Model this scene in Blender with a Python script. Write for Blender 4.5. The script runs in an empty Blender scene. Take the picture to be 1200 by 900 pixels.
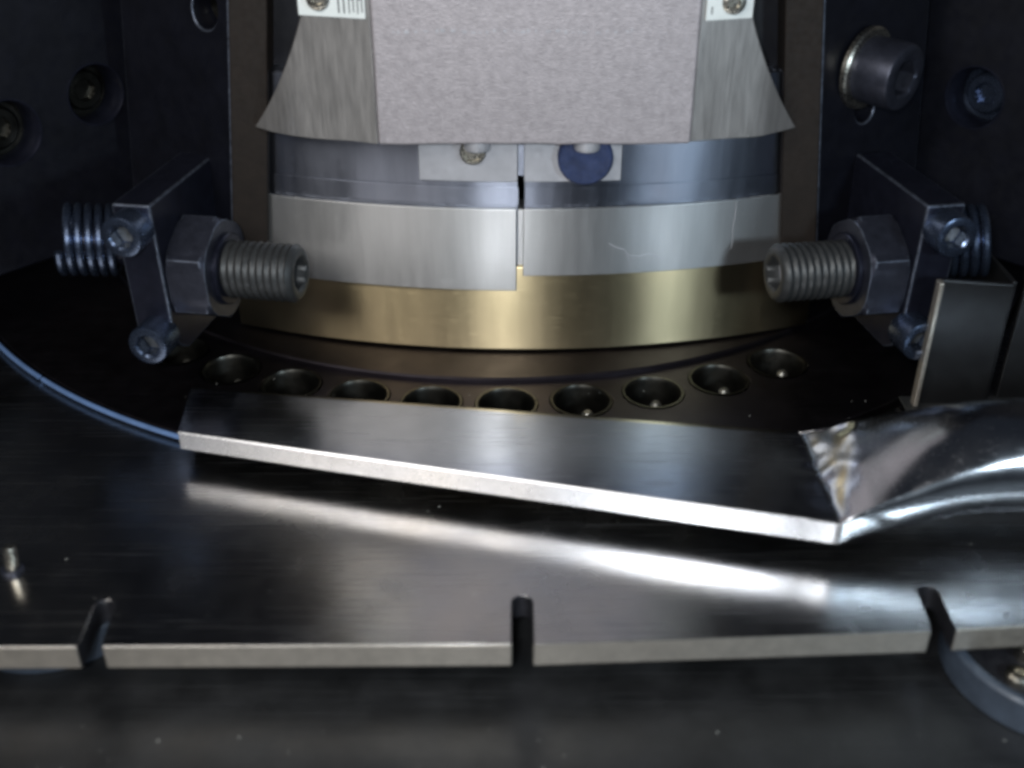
import bpy, bmesh, math, random
from mathutils import Vector, noise
random.seed(7)
S = 0.001                      # everything below is written in millimetres
sc = bpy.context.scene
col = sc.collection
R = math.radians

# ------------------------------------------------------------------ camera, world, lamps, exposure
PITCH = 31.0
cam = bpy.data.cameras.new('camera')
cam.sensor_width = 36.0
cam.lens = 39.0
cam.clip_start = 0.01
cam.clip_end = 20.0
cam_o = bpy.data.objects.new('camera', cam)
col.objects.link(cam_o)
cam_o.location = Vector((-3.75, -278.6, 167.4)) * S
cam_o.rotation_euler = (R(90 - PITCH), 0, 0)
sc.camera = cam_o
cam.dof.use_dof = True
cam.dof.focus_distance = 0.318
cam.dof.aperture_fstop = 9.0

world = bpy.data.worlds.new('World')
sc.world = world
world.use_nodes = True
bg = world.node_tree.nodes['Background']
bg.inputs[0].default_value = (0.55, 0.70, 1.0, 1)
bg.inputs[1].default_value = 0.034

def lamp(name, loc, target, energy, size, color, size_y=None):
    l = bpy.data.lights.new(name, 'AREA')
    l.energy = energy
    l.color = color
    l.size = size * S
    if size_y:
        l.shape = 'RECTANGLE'
        l.size_y = size_y * S
    o = bpy.data.objects.new(name, l)
    col.objects.link(o)
    o.location = Vector(loc) * S
    d = (Vector(target) - Vector(loc)).normalized()
    o.rotation_euler = d.to_track_quat('-Z', 'Y').to_euler()
    return o

lamp('flash_lamp', (-24, -300, 188), (0, 10, 60), 0.58, 26, (0.93, 0.97, 1.0))
lamp('work_lamp', (-220, -310, 330), (0, 10, 50), 0.84, 210, (1.0, 0.97, 0.93))
lamp('cool_lamp', (215, -300, 150), (20, -20, 20), 0.36, 36, (0.70, 0.87, 1.0))

sc.view_settings.view_transform = 'Standard'
sc.view_settings.look = 'None'
sc.view_settings.exposure = 0.0
sc.view_settings.gamma = 1.0
sc.view_settings.use_curve_mapping = False
sc.cycles.filter_width = 3.3

# ------------------------------------------------------------------ materials
def mat(name, base, rough=0.4, metal=0.0, var=0.15, vscale=0.15, bump=0.0, bscale=2.0,
        scratch=0.0, sdir=(0.02, 1.5, 1.5), rvar=0.1, spec=0.5, base2=None, coat=0.0, aniso=0.0, stretch=None, lines=0.0):
    m = bpy.data.materials.new(name)
    m.use_nodes = True
    nt = m.node_tree
    b = nt.nodes['Principled BSDF']
    b.inputs['Metallic'].default_value = metal
    b.inputs['Roughness'].default_value = rough
    b.inputs['Specular IOR Level'].default_value = spec
    b.inputs['Coat Weight'].default_value = coat
    if aniso:                                   # turned metal: the grain runs round, so highlights stretch upright
        b.inputs['Anisotropic'].default_value = aniso
        cx = nt.nodes.new('ShaderNodeCombineXYZ')
        cx.inputs[2].default_value = 1.0
        nt.links.new(cx.outputs[0], b.inputs['Tangent'])
    tc = nt.nodes.new('ShaderNodeTexCoord')
    mp = nt.nodes.new('ShaderNodeMapping')
    mp.inputs['Scale'].default_value = tuple(1000 * c for c in (stretch or (1, 1, 1)))
    nt.links.new(tc.outputs['Object'], mp.inputs['Vector'])
    n = nt.nodes.new('ShaderNodeTexNoise')
    n.inputs['Scale'].default_value = vscale
    n.inputs['Detail'].default_value = 6
    n.inputs['Roughness'].default_value = 0.65
    nt.links.new(mp.outputs[0], n.inputs['Vector'])
    mix = nt.nodes.new('ShaderNodeMix')
    mix.data_type = 'RGBA'
    c2 = base2 if base2 else tuple(c * (1 - 2 * var) for c in base)
    c1 = base if base2 else tuple(min(1, c * (1 + var)) for c in base)
    ramp = nt.nodes.new('ShaderNodeMapRange')
    ramp.inputs['From Min'].default_value = 0.3
    ramp.inputs['From Max'].default_value = 0.7
    nt.links.new(n.outputs['Fac'], ramp.inputs['Value'])
    nt.links.new(ramp.outputs[0], mix.inputs['Factor'])
    mix.inputs['A'].default_value = (*c1, 1)
    mix.inputs['B'].default_value = (*c2, 1)
    nt.links.new(mix.outputs['Result'], b.inputs['Base Color'])
    # roughness break-up
    rr = nt.nodes.new('ShaderNodeMapRange')
    rr.inputs['From Min'].default_value = 0.3
    rr.inputs['From Max'].default_value = 0.7
    rr.inputs['To Min'].default_value = max(0.02, rough - rvar)
    rr.inputs['To Max'].default_value = rough + rvar
    n2 = nt.nodes.new('ShaderNodeTexNoise')
    n2.inputs['Scale'].default_value = vscale * 3.1
    n2.inputs['Detail'].default_value = 5
    nt.links.new(mp.outputs[0], n2.inputs['Vector'])
    nt.links.new(n2.outputs['Fac'], rr.inputs['Value'])
    nt.links.new(rr.outputs[0], b.inputs['Roughness'])
    if lines:                                   # fine stray scratches in three directions
        acc = rr.outputs[0]
        for ang, sx, sy in ((0.12, 0.015, 2.4), (-0.5, 0.02, 1.9), (1.2, 0.03, 2.1)):
            ml = nt.nodes.new('ShaderNodeMapping')
            ml.inputs['Rotation'].default_value = (0.2 * ang, 0.7 * ang, ang)
            ml.inputs['Scale'].default_value = (1000 * sx, 1000 * sy, 1000 * sy)
            nt.links.new(tc.outputs['Object'], ml.inputs['Vector'])
            nl = nt.nodes.new('ShaderNodeTexNoise')
            nl.inputs['Scale'].default_value = 1.0
            nl.inputs['Detail'].default_value = 1
            nt.links.new(ml.outputs[0], nl.inputs['Vector'])
            rl = nt.nodes.new('ShaderNodeMapRange')
            rl.inputs['From Min'].default_value = 0.68
            rl.inputs['From Max'].default_value = 0.74
            rl.inputs['To Max'].default_value = lines
            nt.links.new(nl.outputs['Fac'], rl.inputs['Value'])
            ad = nt.nodes.new('ShaderNodeMath')
            nt.links.new(acc, ad.inputs[0])
            nt.links.new(rl.outputs[0], ad.inputs[1])
            acc = ad.outputs[0]
        nt.links.new(acc, b.inputs['Roughness'])
    h = None
    if bump:
        nb = nt.nodes.new('ShaderNodeTexNoise')
        nb.inputs['Scale'].default_value = bscale
        nb.inputs['Detail'].default_value = 3
        nt.links.new(mp.outputs[0], nb.inputs['Vector'])
        bp = nt.nodes.new('ShaderNodeBump')
        bp.inputs['Strength'].default_value = bump
        bp.inputs['Distance'].default_value = 0.0004
        nt.links.new(nb.outputs['Fac'], bp.inputs['Height'])
        h = bp
    if scratch:
        ms = nt.nodes.new('ShaderNodeMapping')
        ms.inputs['Scale'].default_value = tuple(1000 * s for s in sdir)
        nt.links.new(tc.outputs['Object'], ms.inputs['Vector'])
        ns = nt.nodes.new('ShaderNodeTexNoise')
        ns.inputs['Scale'].default_value = 1.0
        ns.inputs['Detail'].default_value = 4
        ns.inputs['Roughness'].default_value = 0.7
        nt.links.new(ms.outputs[0], ns.inputs['Vector'])
        bs = nt.nodes.new('ShaderNodeBump')
        bs.inputs['Strength'].default_value = scratch
        bs.inputs['Distance'].default_value = 0.0002
        nt.links.new(ns.outputs['Fac'], bs.inputs['Height'])
        if h:
            nt.links.new(h.outputs[0], bs.inputs['Normal'])
        h = bs
    if h:
        nt.links.new(h.outputs[0], b.inputs['Normal'])
    return m

M = {}
M['deck'] = mat('dark_deck_steel', (0.115, 0.117, 0.122), 0.52, 1.0, 0.14, 0.03, scratch=0.14, sdir=(0.03, 0.9, 0.9), rvar=0.06, lines=0.12)
M['guard'] = mat('dull_guard_steel', (0.060, 0.060, 0.063), 0.34, 0.85, 0.12, 0.08, scratch=0.06, rvar=0.05, lines=0.07)
M['plate'] = mat('polished_plate_steel', (0.46, 0.44, 0.41), 0.24, 1.0, 0.08, 0.025, scratch=0.10, sdir=(0.02, 0.8, 0.8), rvar=0.05, base2=(0.38, 0.39, 0.41), lines=0.13)
M['table'] = mat('dark_table_steel', (0.060, 0.052, 0.060), 0.40, 1.0, 0.12, 0.05, scratch=0.04, rvar=0.04, lines=0.07)
M['die'] = mat('die_steel', (0.080, 0.077, 0.068), 0.34, 1.0, 0.12, 0.10, rvar=0.05)
M['pin'] = mat('dull_pin_steel', (0.26, 0.255, 0.23), 0.42, 0.9, 0.25, 0.5, rvar=0.1)
M['brass'] = mat('pale_brass', (0.62, 0.51, 0.31), 0.35, 1.0, 0.04, 0.10, scratch=0.06, sdir=(0.02, 0.02, 1.2), rvar=0.02, aniso=0.97, stretch=(1, 1, 0.12), lines=0.07)
M['shield'] = mat('satin_shield_steel', (0.50, 0.50, 0.50), 0.42, 0.9, 0.08, 0.12, scratch=0.06, sdir=(0.02, 0.02, 1.0), rvar=0.03, aniso=0.85, stretch=(1, 1, 0.10), lines=0.07)
M['band'] = mat('blue_grey_steel', (0.27, 0.29, 0.35), 0.34, 1.0, 0.10, 0.08, scratch=0.05, sdir=(0.02, 0.02, 1.0), rvar=0.05, aniso=0.9, stretch=(1, 1, 0.10), lines=0.07)
M['cast'] = mat('cast_grey_metal', (0.42, 0.385, 0.40), 0.50, 0.40, 0.10, 0.55, bump=0.5, bscale=1.5, rvar=0.08)
M['ground'] = mat('ground_grey_metal', (0.43, 0.41, 0.395), 0.44, 0.75, 0.11, 0.35, scratch=0.45, sdir=(0.8, 0.8, 0.05), rvar=0.07, stretch=(1, 1, 0.12))
M['black'] = mat('blued_black_paint', (0.0045, 0.005, 0.009), 0.45, 0.0, 0.2, 0.1, bump=0.03, bscale=0.8, spec=0.35, rvar=0.04)
M['bracket'] = mat('blued_steel', (0.020, 0.022, 0.037), 0.36, 0.6, 0.15, 0.2, bump=0.03, bscale=1.0, spec=0.4, rvar=0.04)
M['nut'] = mat('dark_nut_steel', (0.050, 0.054, 0.075), 0.40, 0.7, 0.15, 0.3, bump=0.05, bscale=1.2, rvar=0.06)
M['slot'] = mat('dark_slot_wall', (0.06, 0.06, 0.07), 0.45, 0.8, 0.15, 0.3)  # slot walls are darker than the sawn edge
M['thread'] = mat('grey_thread_steel', (0.052, 0.054, 0.055), 0.46, 0.5, 0.12, 0.3, bump=0.05, rvar=0.04)
M['blue_screw'] = mat('blued_screw_steel', (0.10, 0.13, 0.20), 0.28, 0.9, 0.12, 0.4, rvar=0.05)
M['brown'] = mat('brown_felt', (0.015, 0.0105, 0.008), 0.7, 0.0, 0.15, 0.2, bump=0.1, spec=0.3)
M['nozzle'] = mat('polished_nozzle_steel', (0.43, 0.43, 0.445), 0.21, 1.0, 0.05, 0.05, scratch=0.05, sdir=(0.03, 0.9, 0.9), rvar=0.03, lines=0.10)
M['worn_glint'] = mat('rubbed_glint_edge', (0.15, 0.17, 0.22), 0.4, 0.8, 0.3, 0.4)  # lighter bevel colour, edge highlights painted in as rubbed metal
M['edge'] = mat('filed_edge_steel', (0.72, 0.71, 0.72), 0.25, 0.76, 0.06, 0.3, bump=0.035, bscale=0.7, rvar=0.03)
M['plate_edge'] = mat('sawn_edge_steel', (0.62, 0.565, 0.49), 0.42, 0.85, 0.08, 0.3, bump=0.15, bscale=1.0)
M['cord'] = mat('pale_blue_plastic', (0.13, 0.22, 0.42), 0.40, 0.0, 0.1, 0.2)
M['white'] = mat('white_enamel', (0.80, 0.84, 0.82), 0.35, 0.0, 0.04, 0.2)
M['ink'] = mat('dark_ink', (0.05, 0.05, 0.06), 0.6)
M['screw'] = mat('zinc_screw', (0.55, 0.52, 0.45), 0.30, 1.0, 0.10, 0.5)
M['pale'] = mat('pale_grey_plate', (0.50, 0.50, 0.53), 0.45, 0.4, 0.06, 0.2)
M['knob'] = mat('dark_blue_plastic', (0.030, 0.045, 0.11), 0.40, 0.0, 0.2, 0.3)
M['cup'] = mat('blue_grey_rubber', (0.055, 0.072, 0.10), 0.45, 0.1, 0.15, 0.2)
M['dark'] = mat('black_rubber', (0.010, 0.010, 0.013), 0.6)
M['crumb'] = mat('pale_dust', (0.40, 0.40, 0.37), 0.7)

# ------------------------------------------------------------------ mesh helpers
def link(o):
    col.objects.link(o)
    return o

class Geo:
    def __init__(self):
        self.v, self.f = [], []
    def add(self, vs, fs):
        k = len(self.v)
        self.v += [Vector(v) for v in vs]
        self.f += [tuple(i + k for i in f) for f in fs]
        return self
    def mesh(self, name, material, base):
        me = bpy.data.meshes.new(name)
        me.from_pydata([tuple((v - base) * S) for v in self.v], [], self.f)
        me.materials.append(material)
        me.validate()
        me.update()
        return me

def smooth(me, ang=35):
    me.polygons.foreach_set('use_smooth', [True] * len(me.polygons))
    me.set_sharp_from_angle(angle=R(ang))

def recalc(me):
    bm = bmesh.new()
    bm.from_mesh(me)
    bmesh.ops.recalc_face_normals(bm, faces=bm.faces)
    bm.to_mesh(me)
    bm.free()

def thing(name, label, cat, base=(0, 0, 0), group=None):
    o = link(bpy.data.objects.new(name, None))
    o.empty_display_size = 0.01
    o.location = Vector(base) * S
    o['label'] = label
    o['category'] = cat
    if group:
        o['group'] = group
    return o

def part(name, geo, material, parent=None, ang=35, bevel=0.0, seg=2, label=None, kind=None, fix=True):
    base = Vector((0, 0, 0))
    p = parent
    while p is not None:
        base += p.location / S
        p = p.parent
    me = geo.mesh(name, material, base)
    if fix:
        recalc(me)
    smooth(me, ang)
    o = link(bpy.data.objects.new(name, me))
    o.parent = parent
    if bevel:
        b = o.modifiers.new('bevel', 'BEVEL')
        b.width = bevel * S
        b.segments = seg
        b.limit_method = 'ANGLE'
        b.angle_limit = R(40)
        b.harden_normals = True
    if label:
        o['label'] = label
    if kind:
        o['kind'] = kind
    return o

def tag(o, label, cat, group=None):
    o['label'] = label
    o['category'] = cat
    if group:
        o['group'] = group
    return o

def frame(axis, up=(0, 0, 1)):
    a = Vector(axis).normalized()
    u = Vector(up)
    if abs(a.dot(u)) > 0.99:
        u = Vector((0, 1, 0))
    x = u.cross(a).normalized()
    y = a.cross(x).normalized()
    return x, y, a

def hexr(ap, th):
    t = (th % (math.pi / 3)) - math.pi / 6
    return ap / math.cos(t)

def lathe(geo, origin, axis, prof, seg=40, cap0=True, cap1=True, rfun=None, turn=0.0):
    """prof: (t along axis, radius[, 'hex' | ('min', cap radius)])"""
    x, y, a = frame(axis)
    o = Vector(origin)
    vs, fs = [], []
    for e in prof:
        t, r = e[0], e[1]
        k = e[2] if len(e) > 2 else None
        for i in range(seg):
            th = 2 * math.pi * i / seg
            rr = r
            if k == 'hex':
                rr = hexr(r, th + turn)
            elif isinstance(k, tuple):
                rr = min(hexr(r, th + turn), k[1])
            if rfun:
                rr = rfun(t, th, rr)
            vs.append(o + a * t + x * (rr * math.cos(th)) + y * (rr * math.sin(th)))
    n = len(prof)
    for j in range(n - 1):
        for i in range(seg):
            i2 = (i + 1) % seg
            fs.append((j * seg + i, j * seg + i2, (j + 1) * seg + i2, (j + 1) * seg + i))
    if cap0:
        fs.append(tuple(reversed(range(seg))))
    if cap1:
        fs.append(tuple(range((n - 1) * seg, n * seg)))
    geo.add(vs, fs)
    return geo

def slab(geo, outer, holes, o, ex, ey, ez, depth):
    """flat plate with holes: outline in (ex, ey), from the face at o down to -depth*ez"""
    o, ex, ey, ez = Vector(o), Vector(ex), Vector(ey), Vector(ez)
    loops = [outer] + holes
    flat = [p for l in loops for p in l]
    bm = bmesh.new()
    edges = []
    for l in loops:
        vv = [bm.verts.new((p[0], p[1], 0)) for p in l]
        edges += [bm.edges.new((vv[i], vv[(i + 1) % len(vv)])) for i in range(len(vv))]
    bm.verts.index_update()
    bmesh.ops.triangle_fill(bm, use_beauty=True, use_dissolve=False, edges=edges, normal=(0, 0, 1))
    tris = [tuple(v.index for v in f.verts) for f in bm.faces]
    bm.free()
    top = [o + ex * p[0] + ey * p[1] for p in flat]
    bot = [v - ez * depth for v in top]
    n = len(flat)
    fs = [tuple(t) for t in tris] + [tuple(i + n for i in reversed(t)) for t in tris]
    k = 0
    for l in loops:
        m = len(l)
        for i in range(m):
            j = (i + 1) % m
            fs.append((k + i, k + j, k + j + n, k + i + n))
        k += m
    geo.add(top + bot, fs)
    return geo

def circle(cx, cy, r, n=32, a0=0.0):
    return [(cx + r * math.cos(a0 + 2 * math.pi * i / n), cy + r * math.sin(a0 + 2 * math.pi * i / n)) for i in range(n)]

def tube(geo, pts, r, seg=10, closed=False):
    pts = [Vector(p) for p in pts]
    n = len(pts)
    vs, fs = [], []
    prevx = None
    for i, p in enumerate(pts):
        d = (pts[min(i + 1, n - 1)] - pts[max(i - 1, 0)]).normalized()
        if prevx is None:
            x, y, _ = frame(d)
        else:
            x = (prevx - d * prevx.dot(d)).normalized()
            y = d.cross(x)
        prevx = x
        for k in range(seg):
            th = 2 * math.pi * k / seg
            vs.append(p + x * (r * math.cos(th)) + y * (r * math.sin(th)))
    for j in range(n - 1):
        for i in range(seg):
            i2 = (i + 1) % seg
            fs.append((j * seg + i, j * seg + i2, (j + 1) * seg + i2, (j + 1) * seg + i))
    fs.append(tuple(reversed(range(seg))))
    fs.append(tuple(range((n - 1) * seg, n * seg)))
    geo.add(vs, fs)
    return geo

def box(geo, lo, hi):
    x0, y0, z0 = lo
    x1, y1, z1 = hi
    vs = [(x0, y0, z0), (x1, y0, z0), (x1, y1, z0), (x0, y1, z0), (x0, y0, z1), (x1, y0, z1), (x1, y1, z1), (x0, y1, z1)]
    geo.add(vs, [(0, 3, 2, 1), (4, 5, 6, 7), (0, 1, 5, 4), (1, 2, 6, 5), (2, 3, 7, 6), (3, 0, 4, 7)])
    return geo

def cap_screw(parent, o, axis, r, h, sock, material, name='cap_screw', socket_mat=None, label=None):
    """socket head cap screw; o is the seat of the head, axis points out of the head"""
    g = Geo()
    c = r * 0.12
    lathe(g, o, axis, [(-4, r * 0.5), (0, r * 0.5), (0, r), (h - c, r), (h - 0.3 * c, r - 0.35 * c), (h, r - c), (h, sock * 1.22),
                       (h - 0.5, sock, 'hex'), (h * 0.45, sock, 'hex'), (h * 0.42, sock * 0.2)], 48)
    s = part(name, g, material, parent, 30, label=label)
    g = Geo()
    lathe(g, Vector(o) + Vector(axis).normalized() * (h * 0.46), axis, [(0, sock * 0.9, 'hex'), (0.15, sock * 0.9, 'hex')], 48)
    part('socket', g, socket_mat or M['pin'], s)
    return s

# ------------------------------------------------------------------ setting
g = Geo()
box(g, (-420, -330, -40), (420, 420, -18))
o = part('machine_deck', g, M['deck'])
o['kind'] = 'structure'
g = Geo()
box(g, (-420, 330, -18), (420, 350, 420))
o = part('back_wall', g, M['black'])
o['kind'] = 'structure'

# ------------------------------------------------------------------ front plate with slots
TC = (-9.0, 158.0)            # turntable centre
FRONT = [(-230, -107.5), (-112, -106.7), (-94, -106.2), (-1.5, -105.5), (89, -101.3), (107, -99.8), (230, -90)]
def front_y(x):
    for (x0, y0), (x1, y1) in zip(FRONT, FRONT[1:]):
        if x0 <= x <= x1:
            return y0 + (y1 - y0) * (x - x0) / (x1 - x0)
def slot(xc, w, length, lean, flare=0.0):
    """a slot cut into the front edge, listed left to right: up one side, round the end, down the other"""
    h = w / 2
    pts = []
    x0, x1 = xc - h - flare, xc + h + flare
    pts.append((x0, front_y(x0)))
    if flare:
        pts.append((xc - h + lean * 0.15, front_y(xc) + 3.0))
    yc = front_y(xc) + length - h
    for i in range(9):
        a = math.pi - math.pi * i / 8
        pts.append((xc + lean + h * math.cos(a), yc + h * math.sin(a)))
    if flare:
        pts.append((xc + h + lean * 0.15, front_y(xc) + 3.0))
    pts.append((x1, front_y(x1)))
    return pts
outer = [FRONT[0]]
outer += slot(-93.2, 4.4, 14.5, -0.6, 0.5)
outer += slot(-1.5, 4.6, 15.2, 0.0)
outer += slot(89.3, 4.6, 14.2, 0.6, 0.5)
outer += [FRONT[-1]]
outer += [(230, TC[1])]
for i in range(41):
    a = R(0 - 180 * i / 40)
    outer.append((TC[0] + 204.5 * math.cos(a), TC[1] + 204.5 * math.sin(a)))
outer += [(-230, TC[1])]
g = Geo()
slab(g, outer, [], (0, 0, -1), (1, 0, 0), (0, 1, 0), (0, 0, 1), 6.3)
pl = thing('slotted_plate', 'polished steel front plate with narrow slots cut into its edge', 'metal plate', (0, -50, -7))
po = part('plate_sheet', g, M['plate'], pl, 35, 0.45, 2)
po.data.materials.append(M['plate_edge'])
po.data.materials.append(M['slot'])
for p in po.data.polygons:                     # the sawn edge is its own material
    if abs(p.normal.z) < 0.5:
        p.material_index = 1
        cx, cy = p.center.x / S, p.center.y / S - 50
        if min(abs(cx + 93.5), abs(cx + 1.5), abs(cx - 89.6)) < 2.75 and cy < -85:
            p.material_index = 2

# small pin on the plate at the left
g = Geo()
lathe(g, (-118.6, -82, -1), (0.10, 0.0, 1), [(0, 1.5), (6.6, 1.5), (7.2, 1.1)], 20)
pin = thing('locating_pin', 'small bright steel pin standing on the plate at far left', 'pin', (-118.6, -82, -1))
part('pin_shank', g, M['screw'], pin)
g = Geo()
lathe(g, (-118.6, -82, -1), (0, 0, 1), [(0, 2.6), (0.8, 2.6), (1.1, 2.2)], 24)
part('pin_collar', g, M['nut'], pin)

# ------------------------------------------------------------------ turntable with holes
HR = 169.0
tt = thing('turntable', 'dark steel turntable with a ring of round die holes', 'turntable', (-9, 158, -8))
angs = [R(-88.75 + 7.28 * k) for k in range(-5, 5)]
holes = [circle(TC[0] + HR * math.cos(a), TC[1] + HR * math.sin(a), 9.0, 40) for a in angs]
g = Geo()
slab(g, circle(TC[0], TC[1], 202.5, 180), holes, (0, 0, 0), (1, 0, 0), (0, 1, 0), (0, 0, 1), 6.5)
part('table_disc', g, M['table'], tt, 35, 0.35, 2)
g = Geo()
lathe(g, (TC[0], TC[1], 0.004), (0, 0, 1), [(0, 157.5), (1.0, 157.5), (1.5, 156.9)], 160)
part('raised_hub', g, M['table'], tt)
for a in angs:
    c = (TC[0] + HR * math.cos(a), TC[1] + HR * math.sin(a))
    g = Geo()
    lathe(g, (c[0], c[1], 0), (0, 0, 1), [(0.25, 8.9), (0.25, 8.2), (-0.8, 7.7), (-13.4, 7.7)], 40, False, False)
    d = part('die_sleeve', g, M['die'], tt, fix=False)
    g = Geo()
    lathe(g, (c[0], c[1], -12.4), (0, 0, 1), [(0, 8.2), (1.0, 7.6), (1.6, 6.8)], 32)
    part('punch_tip', g, M['die'], d)
    g = Geo()
    lathe(g, (c[0] + random.uniform(1.2, 3.0), c[1] + random.uniform(0.5, 2.5), -9.6 + random.uniform(-0.8, 1.4)), (random.uniform(-.1, .1), random.uniform(-.1, .1), 1), [(0, 1.7), (4.0, 1.7), (4.9, 1.0)], 16)
    part('punch_pin', g, M['pin'], d)

# blue cord in the seam round the turntable
def arc_pts(r, a0, a1, n, z):
    return [(TC[0] + r * math.cos(R(a0 + (a1 - a0) * i / n)), TC[1] + r * math.sin(R(a0 + (a1 - a0) * i / n)), z) for i in range(n + 1)]
cd = thing('blue_cord', 'thin pale blue cord curving along the seam of the turntable at left', 'cord', (-140, 0, 0))
g = Geo()
tube(g, arc_pts(204.9, 182, 229.0, 40, 0.4), 0.75, 10)
part('cord_length', g, M['cord'], cd)
g = Geo()
tube(g, arc_pts(204.9, 229.6, 246.6, 30, 0.4), 0.75, 10)
part('cord_length', g, M['cord'], cd)

# ------------------------------------------------------------------ drum
DC = 266.4 - 0.0
DR = 250.0
def shell(geo, r_out, r_in, x0, x1, zb, zt, n=60, zslope=0.0):
    """curved upright sheet between x0 and x1 on the front of the drum"""
    vs, fs = [], []
    for i in range(n + 1):
        x = x0 + (x1 - x0) * i / n
        a = math.asin(x / DR)
        s, c = math.sin(a), math.cos(a)
        for r, z in ((r_out, zb), (r_out, zt), (r_in, zt), (r_in, zb)):
            vs.append((r * s, DC - r * c, z + (zslope * (x - x0) if z == zb else 0)))
    for i in range(n):
        for k in range(4):
            a, b = i * 4 + k, i * 4 + (k + 1) % 4
            fs.append((a, b, b + 4, a + 4))
    fs.append((0, 1, 2, 3))
    fs.append((n * 4 + 3, n * 4 + 2, n * 4 + 1, n * 4))
    geo.add(vs, fs)
    return geo
dr = thing('drum', 'curved drum with a pale brass lower ring and satin steel shields', 'drum', (0, 20, 2))
part('brass_ring', shell(Geo(), DR, DR - 12, -90, 90, 2.2, 30), M['brass'], dr, 35, 0.6)
for xa, xb in ((-84, -2.1), (-0.3, 84)):
    part('upper_band', shell(Geo(), DR - 0.2, DR - 12, xa, xb, 30.05, 84), M['band'], dr, 35, 0.2)
part('steel_shield', shell(Geo(), DR + 1.3, DR + 0.05, -84, -2.4, 22.8, 48.4), M['shield'], dr, 35, 0.3, label='left satin shield reaching lower')
part('steel_shield', shell(Geo(), DR + 1.3, DR + 0.05, -0.6, 84, 27.6, 48.4), M['shield'], dr, 35, 0.3, label='right satin shield with scratches')
part('shield_strip', shell(Geo(), DR + 0.22, DR + 0.02, -84, -1.9, 49.4, 54.6), M['band'], dr, 35, 0.2)
part('shield_strip', shell(Geo(), DR + 0.22, DR + 0.02, -0.2, 84, 49.4, 54.6), M['band'], dr, 35, 0.2)
part('joint_strip', shell(Geo(), DR - 1.2, DR - 9, -2.05, -0.35, 30.1, 47.4, 2), M['shield'], dr)
part('joint_strip', shell(Geo(), DR - 1.2, DR - 9, -2.05, -0.35, 57.5, 84, 2), M['band'], dr)
def on_drum(x, z):
    a = math.asin(x / DR)
    r = DR + 1.32
    return (r * math.sin(a), DC - r * math.cos(a), z)
g = Geo()
tube(g, [on_drum(60.6 + 0.15 * math.sin(k), 33 + k * 1.45) for k in range(11)], 0.10, 5)
tube(g, [on_drum(x, z) for x, z in ((24, 37.5), (26, 36.2), (28.5, 35.4), (30, 33.4), (33, 33.0), (36, 33.6), (40, 31.8))], 0.16, 5)
tube(g, [on_drum(x, z) for x, z in ((29, 34.4), (30.3, 31.5), (30.6, 29.0))], 0.12, 5)
part('scratch_marks', g, M['pale'], dr, kind='stuff')
wp = part('pale_plate', shell(Geo(), DR + 1.5, DR + 0.05, -29.5, -2.2, 56.5, 74), M['pale'], dr, 35, 0.3)
g = Geo()
lathe(g, (-14.5, 15.2, 65.5), (0, -1, 0), [(-1, 3.6), (1.2, 3.6), (1.5, 3.2), (1.5, 2.6), (0.9, 2.4)], 28)
part('plate_screw', g, M['screw'], wp)
wp = part('pale_plate', shell(Geo(), DR + 1.5, DR + 0.05, -0.4, 26.5, 56.5, 74), M['pale'], dr, 35, 0.3)
g = Geo()
lathe(g, (16.3, 15.0, 64.2), (0, -1, 0), [(-1, 7.6), (2.4, 7.6), (3.0, 7.0), (3.0, 0.2)], 40)
part('round_plug', g, M['knob'], wp)

# ------------------------------------------------------------------ head block above the drum
bl = thing('head_block', 'grey cast metal head block with rough front above the drum', 'machine head', (0, 20, 69))
YF = 8.0
ZB, ZT = 69.6, 150.0
def block_strip(xa, xb, yb_fn, edge=None):
    g = Geo()
    n, mz = 12, 24
    vs = []
    for layer in (0, 1):
        for j in range(mz + 1):
            z = ZB + (ZT - ZB) * j / mz
            for i in range(n + 1):
                t = i / n
                x0, x1 = xa, xb
                if edge:
                    if edge < 0:
                        x0 = -scallop(z)
                    else:
                        x1 = scallop(z)
                x = x0 + (x1 - x0) * t
                y = yb_fn(x) if layer == 0 else 46.0
                zz = z + (0.35 * noise.noise(Vector((x * 0.13, 0.5, 0))) if j == 0 else 0)
                vs.append((x, y, zz))
    W = n + 1
    L = W * (mz + 1)
    fs = []
    for j in range(mz):
        for i in range(n):
            a = j * W + i
            fs.append((a, a + 1, a + W + 1, a + W))
            fs.append((L + a, L + a + W, L + a + W + 1, L + a + 1))
    for i in range(n):
        fs.append((i, L + i, L + i + 1, i + 1))
        a = mz * W + i
        fs.append((a, a + 1, L + a + 1, L + a))
    for j in range(mz):
        a = j * W
        fs.append((a, a + W, L + a + W, L + a))
        a = j * W + n
        fs.append((a, L + a, L + a + W, a + W))
    g.add(vs, fs)
    return g
BC = (171.0, 142.0, 120.0)       # scallop circle: x, z, radius
def scallop(z):
    return BC[0] - math.sqrt(BC[2] ** 2 - (z - BC[1]) ** 2)
facet = lambda x: YF + 0.5 + (abs(x) - 40) * 0.26 + max(0, abs(x) - 64) * 0.45
part('cast_front', block_strip(-39.4, 43.9, lambda x: YF), M['cast'], bl, 35, 0.8)
part('side_facet', block_strip(-78, -39.45, facet, -1), M['ground'], bl, 35, 0.4)
part('side_facet', block_strip(43.95, 78, facet, 1), M['ground'], bl, 35, 0.4)
for px, pr in ((-13.2, 3.6), (16.6, 3.6)):      # made-up pale pegs in place of highlights under the block
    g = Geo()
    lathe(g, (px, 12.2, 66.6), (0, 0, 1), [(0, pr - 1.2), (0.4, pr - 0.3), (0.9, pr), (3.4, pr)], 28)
    part('glint_peg', g, M['pale'], bl)
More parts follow.
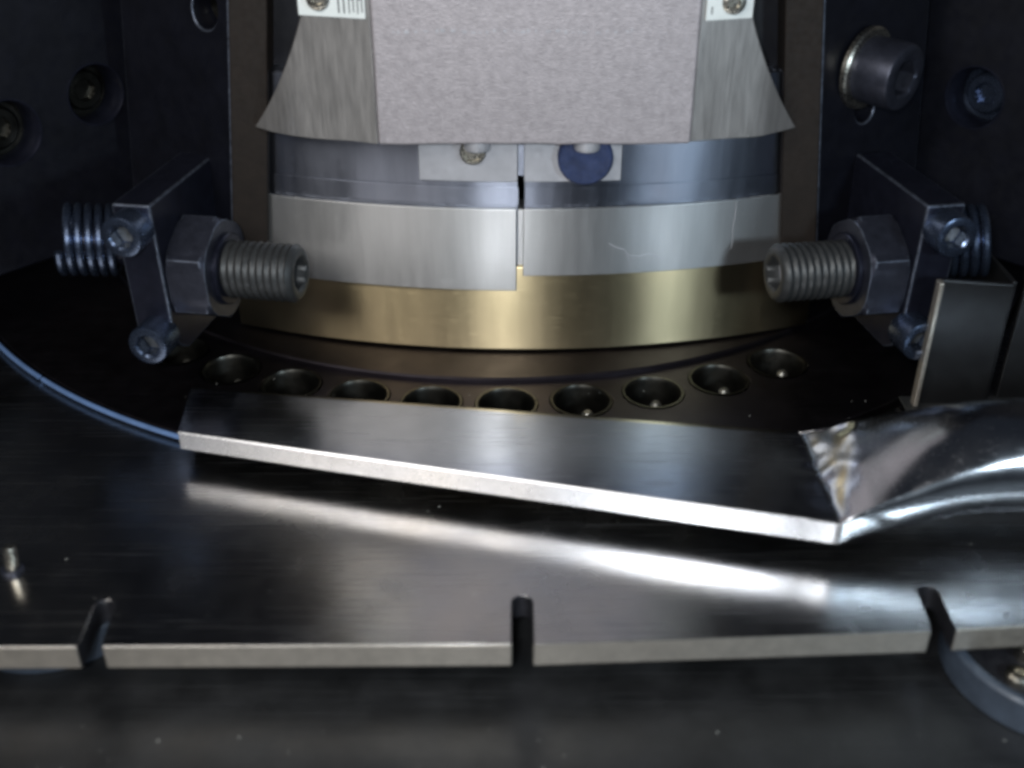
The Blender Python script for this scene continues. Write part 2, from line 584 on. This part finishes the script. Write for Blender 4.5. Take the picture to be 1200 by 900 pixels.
# row of worn engraving on the cast front
g = Geo()
x = -34.0
while x < 27:
    w = random.choice((0.4, 0.6, 1.1))
    z = 99.0 + random.uniform(-0.25, 0.25)
    box(g, (x, YF - 0.12, z), (x + w, YF + 0.2, z + random.choice((0.4, 0.6, 0.8))))
    x += w + random.uniform(0.4, 2.4)
part('engraving', g, M['pale'], bl, kind='stuff')

# white scale plates at the top of the facets
def scale_plate(x0, x1, zb, zt, sx, szr, marks):
    y = lambda x: facet(x) - 0.8
    g = Geo()
    vs = []
    for yy in (0, 0.75):
        for z in (zb, zt):
            for x in (x0, x1):
                vs.append((x, y(x) + yy, z))
    g.add(vs, [(0, 1, 3, 2), (4, 6, 7, 5), (0, 4, 5, 1), (1, 5, 7, 3), (3, 7, 6, 2), (2, 6, 4, 0)])
    w = part('scale_plate', g, M['white'], bl, 35, 0.15)
    g = Geo()
    lathe(g, (sx, y(sx), szr), (0, -1, 0), [(-0.6, 3.0), (0.9, 3.0), (1.3, 2.4), (1.3, 1.5), (0.7, 1.3)], 28)
    part('scale_screw', g, M['screw'], w)
    g = Geo()
    for (mx, z0, z1, mw) in marks:
        vs = []
        for z in (z0, z1):
            for x in (mx, mx + mw):
                vs.append((x, y(x) - 0.06, z))
        vs2 = [(v[0], v[1] + 0.1, v[2]) for v in vs]
        g.add(vs + vs2, [(0, 1, 3, 2), (0, 4, 5, 1), (1, 5, 7, 3), (3, 7, 6, 2), (2, 6, 4, 0)])
    part('scale_marks', g, M['ink'], w, kind='stuff')
LP = [(-47.6, 103.5, 110, 0.4), (-46.2, 103.5, 110, 0.4)]
for i in range(4):
    LP += [(-44.8 + i * 1.1, 103.5 + 0.4 * (i % 2), 107.2, 0.3)]
LP += [(-44.8, 106.9, 107.25, 1.2), (-42.6, 106.9, 107.25, 1.2)]
scale_plate(-58.2, -40.6, 102.3, 116, -52.6, 106.9, LP)
scale_plate(45.2, 57.6, 101.6, 116, 52.2, 106.0, [(46.5, 103.2, 105.0, 0.35)])

# ------------------------------------------------------------------ arms, brackets and side housings, both sides
def worn_glint(o):
    """rubbed bevels in lighter metal, which paints in the thin edge highlights"""
    o.data.materials.append(M['worn_glint'])
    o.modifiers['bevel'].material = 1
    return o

def build_arm(s, side):
    t = thing('support_arm', f'black arm at the {side} of the grey head block'
              + (' with a large socket screw' if s > 0 else ' with a round hole'), 'machine arm', (s * 100, 50, -18),
              'black arms beside the head block')
    # footprint, front face slants back towards the outside
    ex = Vector((0.8 * s, 0.6, 0)).normalized()
    ez = Vector((0.6 * s, -0.8, 0)).normalized()
    hx, hz = (9.5, 99.5) if s < 0 else (19.5, 70.5)
    hole = [circle(hx, hz, 5.4 if s < 0 else 4.4, 28)]
    ey = Vector((-0.11 * s, 0, 1))
    g = Geo()
    slab(g, [(0, 18), (47, 18), (47, 190), (0, 190)], hole, (90.5 * s, 26, 0), ex, ey, ez, 12)
    worn_glint(part('arm_body', g, M['black'], t, 35, 0.5))
    g = Geo()
    slab(g, [(-0.5 , 16), (9.8, 16), (9.8, 200), (-0.5, 200)], [], (s * 80.3, 24.5, 0), (s, 0, 0), ey, (0, -1, 0), 36)
    part('liner_strip', g, M['brown'], t, 35, 0.5)
    g = Geo()
    slab(g, [(46, 20), (81, 20), (81, 190), (46, 190)], [], (0, 34, 0), (s, 0, 0), (0, 0, 1), (0, -1, 0), 8)
    part('arm_web', g, M['black'], t, 35, 0.5)
    # filled back of the hole
    g = Geo()
    c = Vector((90.5 * s, 26, 0)) + ex * hx + ey * hz - ez * 8
    lathe(g, c, ez, [(0, 5.3 if s < 0 else 4.2), (2.0, 4.6 if s < 0 else 3.4), (2.0, 2.6 if s < 0 else 1.5), (0.6, 2.2 if s < 0 else 1.2)], 28)
    part('recessed_screw', g, M['die'] if s < 0 else M['screw'], t)
    if s > 0:
        c = Vector((90.5 * s, 26, 0)) + ex * 18 + ey * 82.5
        ax = Vector((0.66, -0.75, -0.02))
        g = Geo()
        lathe(g, c, ax, [(-2, 5), (0.1, 5), (0.1, 11.6), (1.4, 11.6), (2.0, 11.0), (2.0, 5)], 48)
        part('washer', g, M['screw'], t)
        cap_screw(t, c + ax.normalized() * 2.0, ax, 9.3, 11.5, 4.6, M['nut'])
    return t

def build_bracket(s, side):
    n = Vector((0.98 * -s, -0.19, 0)).normalized()
    d = Vector((0.19 * -s, 0.98, 0)).normalized()
    tilt = R(1.0)
    z = Vector((0, 0, 1))
    n2 = n * math.cos(tilt) + z * math.sin(tilt)
    u2 = z * math.cos(tilt) - n * math.sin(tilt)
    O = Vector((99 * s + (6.5 if s > 0 else 0), -5, 57.5))
    P = lambda a, b, c: O + d * a + n2 * b + u2 * c
    t = thing('adjuster_bracket', f'dark blued bracket with hex nut and threaded set screw pointing inwards, {side} of the drum'
              if s < 0 else f'dark blued bracket with shorter set screw and bright-edged hex nut, {side} of the drum',
              'bracket', (O.x, O.y + 15, 0), 'adjuster brackets on either side of the drum')
    g = Geo()
    slab(g, [(0, 0), (42, 0), (42, -46), (7, -46), (3.5, -44), (0, -40)], [], P(0, 0, 0), d, u2, n2, 11)
    worn_glint(part('bracket_plate', g, M['bracket'], t, 35, 0.6, 2))
    # nut
    nc = P(15.0, 0.05, -24.0)
    g = Geo()
    ap = 13.6
    lathe(g, nc, n2, [(0, ap * 0.8, ('min', ap * 0.8)), (0, ap, ('min', ap * 1.06)), (0.9, ap, ('min', ap * 1.16)), (10.4, ap, ('min', ap * 1.16)),
                      (11.5, ap, ('min', ap * 1.03)), (11.5, ap * 0.78, ('min', ap * 0.78))], 72, turn=R(30))
    worn_glint(part('hex_nut', g, M['nut'], t, 25, 0.3, 2))
    g = Geo()
    lathe(g, nc + n2 * 11.4, n2, [(0, 10.2), (1.2, 10.2), (1.5, 9.8)], 48)
    part('nut_washer', g, M['bracket'], t)
    # threaded set screw, real helical thread
    L0, L1 = 10.5, (33.5 if s < 0 else 33.5)
    pitch, r0 = 2.1, 8.3
    def thr(tv, th, rr):
        if tv > L1 - 1.6 or rr < 6:
            return rr
        ph = (tv / pitch - th / (2 * math.pi)) % 1.0
        return rr - 0.6 * (1 - abs(2 * ph - 1))
    prof = []
    k = int((L1 - L0) / (pitch / 6))
    for i in range(k + 1):
        prof.append((L0 + (L1 - L0 - 1.5) * i / k, r0))
    prof += [(L1 - 0.3, r0 - 1.0), (L1, r0 - 1.5), (L1, 5.1), (L1 - 0.5, 4.3, 'hex'), (L1 - 4, 4.3, 'hex'), (L1 - 4.2, 0.4)]
    g = Geo()
    lathe(g, nc, n2, prof, 64, rfun=thr)
    ss = part('set_screw', g, M['thread'], t, 50)
    g = Geo()
    lathe(g, nc + n2 * (L1 - 3.9), n2, [(0, 4.1, 'hex'), (0.15, 4.1, 'hex')], 48)
    part('socket', g, M['pale'], ss)
    # two cap screws on the narrow front end
    cap_screw(t, P(-0.1, -5.5, -6.2), -d, 5.7, 7.5, 2.9, M['blue_screw'])
    cap_screw(t, P(1.0, -4.5 if s < 0 else -2.5, -38.5 if s < 0 else -37.0), -d, 5.7, 8.5, 2.9, M['blue_screw'])
    # coil spring on a stud behind the bracket
    ax = Vector((s * 0.96, -0.22, 0.12)).normalized()
    x, y, a = frame(ax)
    so = P(12, -17 if s < 0 else -12.5, -16)
    pts = []
    turns = 6.0 if s < 0 else 5.0
    for i in range(int(turns * 24) + 1):
        th = 2 * math.pi * i / 24
        pts.append(so + a * (th / (2 * math.pi) * 2.7) + x * (9.2 * math.cos(th)) + y * (9.2 * math.sin(th)))
    g = Geo()
    tube(g, pts, 1.15, 8)
    part('coil_spring', g, M['blue_screw'], t)
    g = Geo()
    lathe(g, so - a * 1, a, [(-6, 6.9), (12, 6.9), (13, 6.0)], 32)
    part('spring_stud', g, M['bracket'], t)
    return t

def build_housing(s, side):
    A = Vector((s * 112, 80, 0))
    ex = Vector((0.66 * s, -0.75, 0)).normalized()
    ez = Vector((-0.75 * s, -0.66, 0)).normalized()
    spots = [(29, 68.5, 8.6), (58, 63.5, 9.0)] if s < 0 else [(36, 69, 8.6)]
    t = thing('side_housing', f'black side housing wall at the far {side} '
              + ('with two recessed screw holes' if s < 0 else 'with one recessed screw'), 'machine housing',
              (s * 170, 30, -18), 'black housing walls on both sides')
    g = Geo()
    slab(g, [(0, 22), (150, 22), (150, 210), (0, 210)], [circle(a, b, r, 36) for a, b, r in spots], A, ex, (0, 0, 1), ez, 14)
    part('housing_wall', g, M['black'], t, 35, 0.9, 3)
    for a, b, r in spots:
        c = A + ex * a + Vector((0, 0, b)) - ez * 10
        g = Geo()
        lathe(g, c, ez, [(-2, r + 1), (0, r + 1), (0, r * 0.75), (3.0, r * 0.72), (3.6, r * 0.64), (3.6, r * 0.40), (3.2, r * 0.36, 'hex'), (1.5, r * 0.36, 'hex'), (1.4, 0.3)], 48)
        part('recessed_screw', g, M['die'] if s < 0 else M['blue_screw'], t)
        g = Geo()
        lathe(g, A + ex * a + Vector((0, 0, b)), ez, [(-9, r - 0.1), (-0.8, r - 0.1), (0.3, r + 0.5), (0.3, r + 1.0), (-0.1, r + 1.0)], 48, False, False)
        part('hole_rim', g, M['bracket'], t)
    return t

for s, side in ((-1, 'left'), (1, 'right')):
    build_arm(s, side)
    build_bracket(s, side)
    build_housing(s, side)

# ------------------------------------------------------------------ steel guard at the right
gd = thing('steel_guard', 'upright folded sheet steel guard with bright left edge beside right bracket', 'guard', (120, -5, 0))
g = Geo()
slab(g, [(110.6, 0.3), (130, 0.3), (130, 38), (110.6, 39.5)], [], (0, -12, 0), (1, 0, 0), (0, 0, 1), (0, -1, 0), 1.6)
part('front_sheet', g, M['guard'], gd, 35, 0.5)
g = Geo()
slab(g, [(-10.3, 0.3), (20, 0.3), (20, 38), (-10.3, 38)], [], (130.2, 0, 0), (0, 1, 0), (0, 0, 1), (-1, 0, 0), 1.4)
part('side_sheet', g, M['guard'], gd, 35, 0.4)
g = Geo()
slab(g, [(134.5, 0.3), (170, 0.3), (170, 38), (134.5, 38)], [], (0, -9, 0), (1, 0, 0), (0, 0, 1), (0, -1, 0), 1.6)
part('rear_sheet', g, M['guard'], gd, 35, 0.4)
g = Geo()
box(g, (107, -15.5, 0.05), (175, -8, 0.9))
part('guard_foot', g, M['thread'], gd, 35, 0.3)
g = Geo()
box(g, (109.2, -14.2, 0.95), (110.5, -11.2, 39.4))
part('lit_edge_strip', g, M['plate_edge'], gd, 35, 0.3)  # added pale strip, paints the lit left edge of the sheet

# ------------------------------------------------------------------ suction nozzle: flattened paddle that opens into a round pipe
nz = thing('nozzle', 'flattened steel pipe nozzle with bright front edge lying across the turntable', 'nozzle', (0, -50, 3))
def lerp(a, b, t):
    return a + (b - a) * t
def flat_section(fy, by, zb, zt, lean, drop=3.0):
    """closed loop (y, z): bottom front -> front face -> top -> back -> bottom, with rounded corners"""
    q = []
    def edge(a, b, n):
        for i in range(n):
            q.append((lerp(a[0], b[0], i / n), lerp(a[1], b[1], i / n)))
    e = 0.35
    A, B = (fy, zb + e), (fy + lean, zt - e)
    C, D = (fy + lean + e, zt), (by - 1.2, zt - drop)
    E, F = (by, zt - drop - 1.0), (by, zb + e)
    G, H = (by - e, zb), (fy + e, zb)
    for i in range(10):                       # rounded front edge
        u = i / 10
        q.append((fy + lean * (0.75 * u + 0.25 * u * u), lerp(zb + e, zt - e, u)))
    edge(B, C, 3); edge(C, D, 20); edge(D, E, 4); edge(E, F, 5); edge(F, G, 3); edge(G, H, 17); edge(H, A, 2)
    return q
NS = 64
def round_section(cy, cz, ry, rz):
    # same point order as the flat section: start at the lower front, up over the top, down the back
    q = []
    angs_ = [(200, 150, 13), (150, 40, 20), (40, -40, 12), (-40, -160, 19)]
    for a0, a1, n in angs_:
        for i in range(n):
            a = R(a0 + (a1 - a0) * i / n)
            q.append((cy + ry * math.cos(a), cz + rz * math.sin(a)))
    return q
st = []
XL, XR = -91.0, 70.0
for i in range(25):
    t = i / 24
    st.append((lerp(XL, XR, t), flat_section(lerp(-38.5, -77.0, t), lerp(-12.5, -33.5, t), 3.0, lerp(8.4, 9.2, t), -0.05, lerp(1.6, 3.0, t))))
def mixsec(a, b, t):
    return [(lerp(p[0], q[0], t), lerp(p[1], q[1], t)) for p, q in zip(a, b)]
flat_end = flat_section(-77.5, -34.0, 3.0, 9.2, -0.05)
prof_t = [(0, 0), (1, 0.02), (4, 0.14), (8, 0.28), (13, 0.42), (20, 0.63), (28, 0.84), (36, 0.95), (46, 1.0), (200, 1.0)]
def blend(dx):
    for (x0, t0), (x1, t1) in zip(prof_t, prof_t[1:]):
        if x0 <= dx <= x1:
            return lerp(t0, t1, (dx - x0) / (x1 - x0))
for dx in [0.8 * k for k in range(1, 22)] + [18, 20, 22, 25, 28, 32, 36, 41, 46, 56, 75, 110]:
    rs = round_section(-61 + max(0, dx - 46) * 0.03, 16.6, 13.6, 13.6)
    st.append((XR + dx, mixsec(flat_end, rs, blend(dx))))
g = Geo()
vs, fs = [], []
for (x, q) in st:
    y0 = sum(p[0] for p in q) / NS
    for k, (y, z) in enumerate(q):
        xx = x + (0.02 * (y - y0) if x <= XR else 0)
        if x <= XR:
            xx -= 0.14 * (y - y0) * max(0, 1 - (x - XL) / 40)     # the tip is cut slightly askew
        # hand-formed dents where the flat turns into pipe
        if XR < x < XR + 22 and 12 <= k <= 36:
            dx, f = x - XR, min(1.0, max(0.0, (k - 12) / 20))     # f: 0 at the front corner, 1 at the back
            W = 1.0 + 11.0 * f
            if dx < W:                                             # triangular pinch that narrows to the front corner
                z -= (0.25 + 1.4 * f) * math.sin(math.pi * dx / W) ** 0.8
            w = math.exp(-((dx - 0.55 * W) / (0.45 * W + 1.5)) ** 2) * (0.25 + f) * min(1, (37 - k) / 3)
            z += 1.0 * w * noise.noise(Vector((x * 0.30, y * 0.24, 3.1)))
            xx += 0.7 * w * noise.noise(Vector((x * 0.3, y * 0.2, 9.4)))
        vs.append((xx, y, z))
n = len(st)
for j in range(n - 1):
    for i in range(NS):
        i2 = (i + 1) % NS
        fs.append((j * NS + i, j * NS + i2, (j + 1) * NS + i2, (j + 1) * NS + i))
fs.append(tuple(range(NS)))
fs.append(tuple(reversed(range((n - 1) * NS, n * NS))))
g.add(vs, fs)
no = part('nozzle_body', g, M['nozzle'], nz, 40)
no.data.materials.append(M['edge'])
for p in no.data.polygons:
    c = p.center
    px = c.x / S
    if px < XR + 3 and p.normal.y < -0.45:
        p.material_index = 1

nz.location = Vector((0, -52.2, 4.6)) * S

# ------------------------------------------------------------------ round feet under the plate
def foot(cx, cy, zt, label):
    t = thing('round_foot', label, 'foot', (cx, cy, -18), 'round feet under the front plate')
    g = Geo()
    lathe(g, (cx, cy, -18), (0, 0, 1), [(0, 22.6), (0.4, 23.2), (zt - 0.6, 23.2), (zt, 22.6), (zt, 21.2), (zt - 0.8, 20.8), (2.0, 20.4), (2.0, 5)], 72)
    part('foot_cup', g, M['cup'], t)
    g = Geo()
    lathe(g, (cx, cy, -15.9), (0, 0, 1), [(0, 20), (0.5, 20), (0.6, 19.5)], 64)
    part('cup_pad', g, M['dark'], t)
    g = Geo()
    lathe(g, (cx - 9, cy - 6, -15.4), (0, 0, 1), [(0, 3.0), (1.6, 3.0), (2.2, 2.2), (2.2, 1.2), (1.4, 1.0)], 24)
    part('foot_screw', g, M['screw'], t)
    g = Geo()
    lathe(g, (cx - 4, cy + 1, -15.4), (0, 0, 1), [(0, 3.2), (3.4, 3.2), (4.0, 2.6)], 24)
    part('foot_stud', g, M['screw'], t)
    return t
foot(117.5, -95.5, 8.6, 'blue grey round foot with a small screw under the right end of the plate')
foot(-113, -74.5, 8.6, 'round foot mostly hidden under the left end of the plate')

# ------------------------------------------------------------------ dust and crumbs lying about
g = Geo()
def crumb(x, y, z, r):
    vs = [(x + r * math.cos(k * 1.26 + x), y + r * math.sin(k * 1.26 + x) * random.uniform(0.5, 1), z) for k in range(5)]
    vs.append((x, y, z + r * 0.8))
    g.add(vs, [(k, (k + 1) % 5, 5) for k in range(5)])
for i in range(70):
    crumb(random.uniform(-110, 110), random.uniform(-150, -112), -17.99, random.choice((0.12, 0.15, 0.2, 0.3)))
for i in range(28):
    crumb(random.uniform(-115, 115), random.uniform(-100, -55), -0.99, random.choice((0.1, 0.12, 0.18, 0.25)))
for i in range(25):
    crumb(random.uniform(-100, 100), random.uniform(-22, 5), 0.01, random.choice((0.12, 0.2)))
o = part('dust_crumbs', g, M['crumb'])
o['kind'] = 'stuff'
o['label'] = 'pale specks of dust scattered on the dark steel'
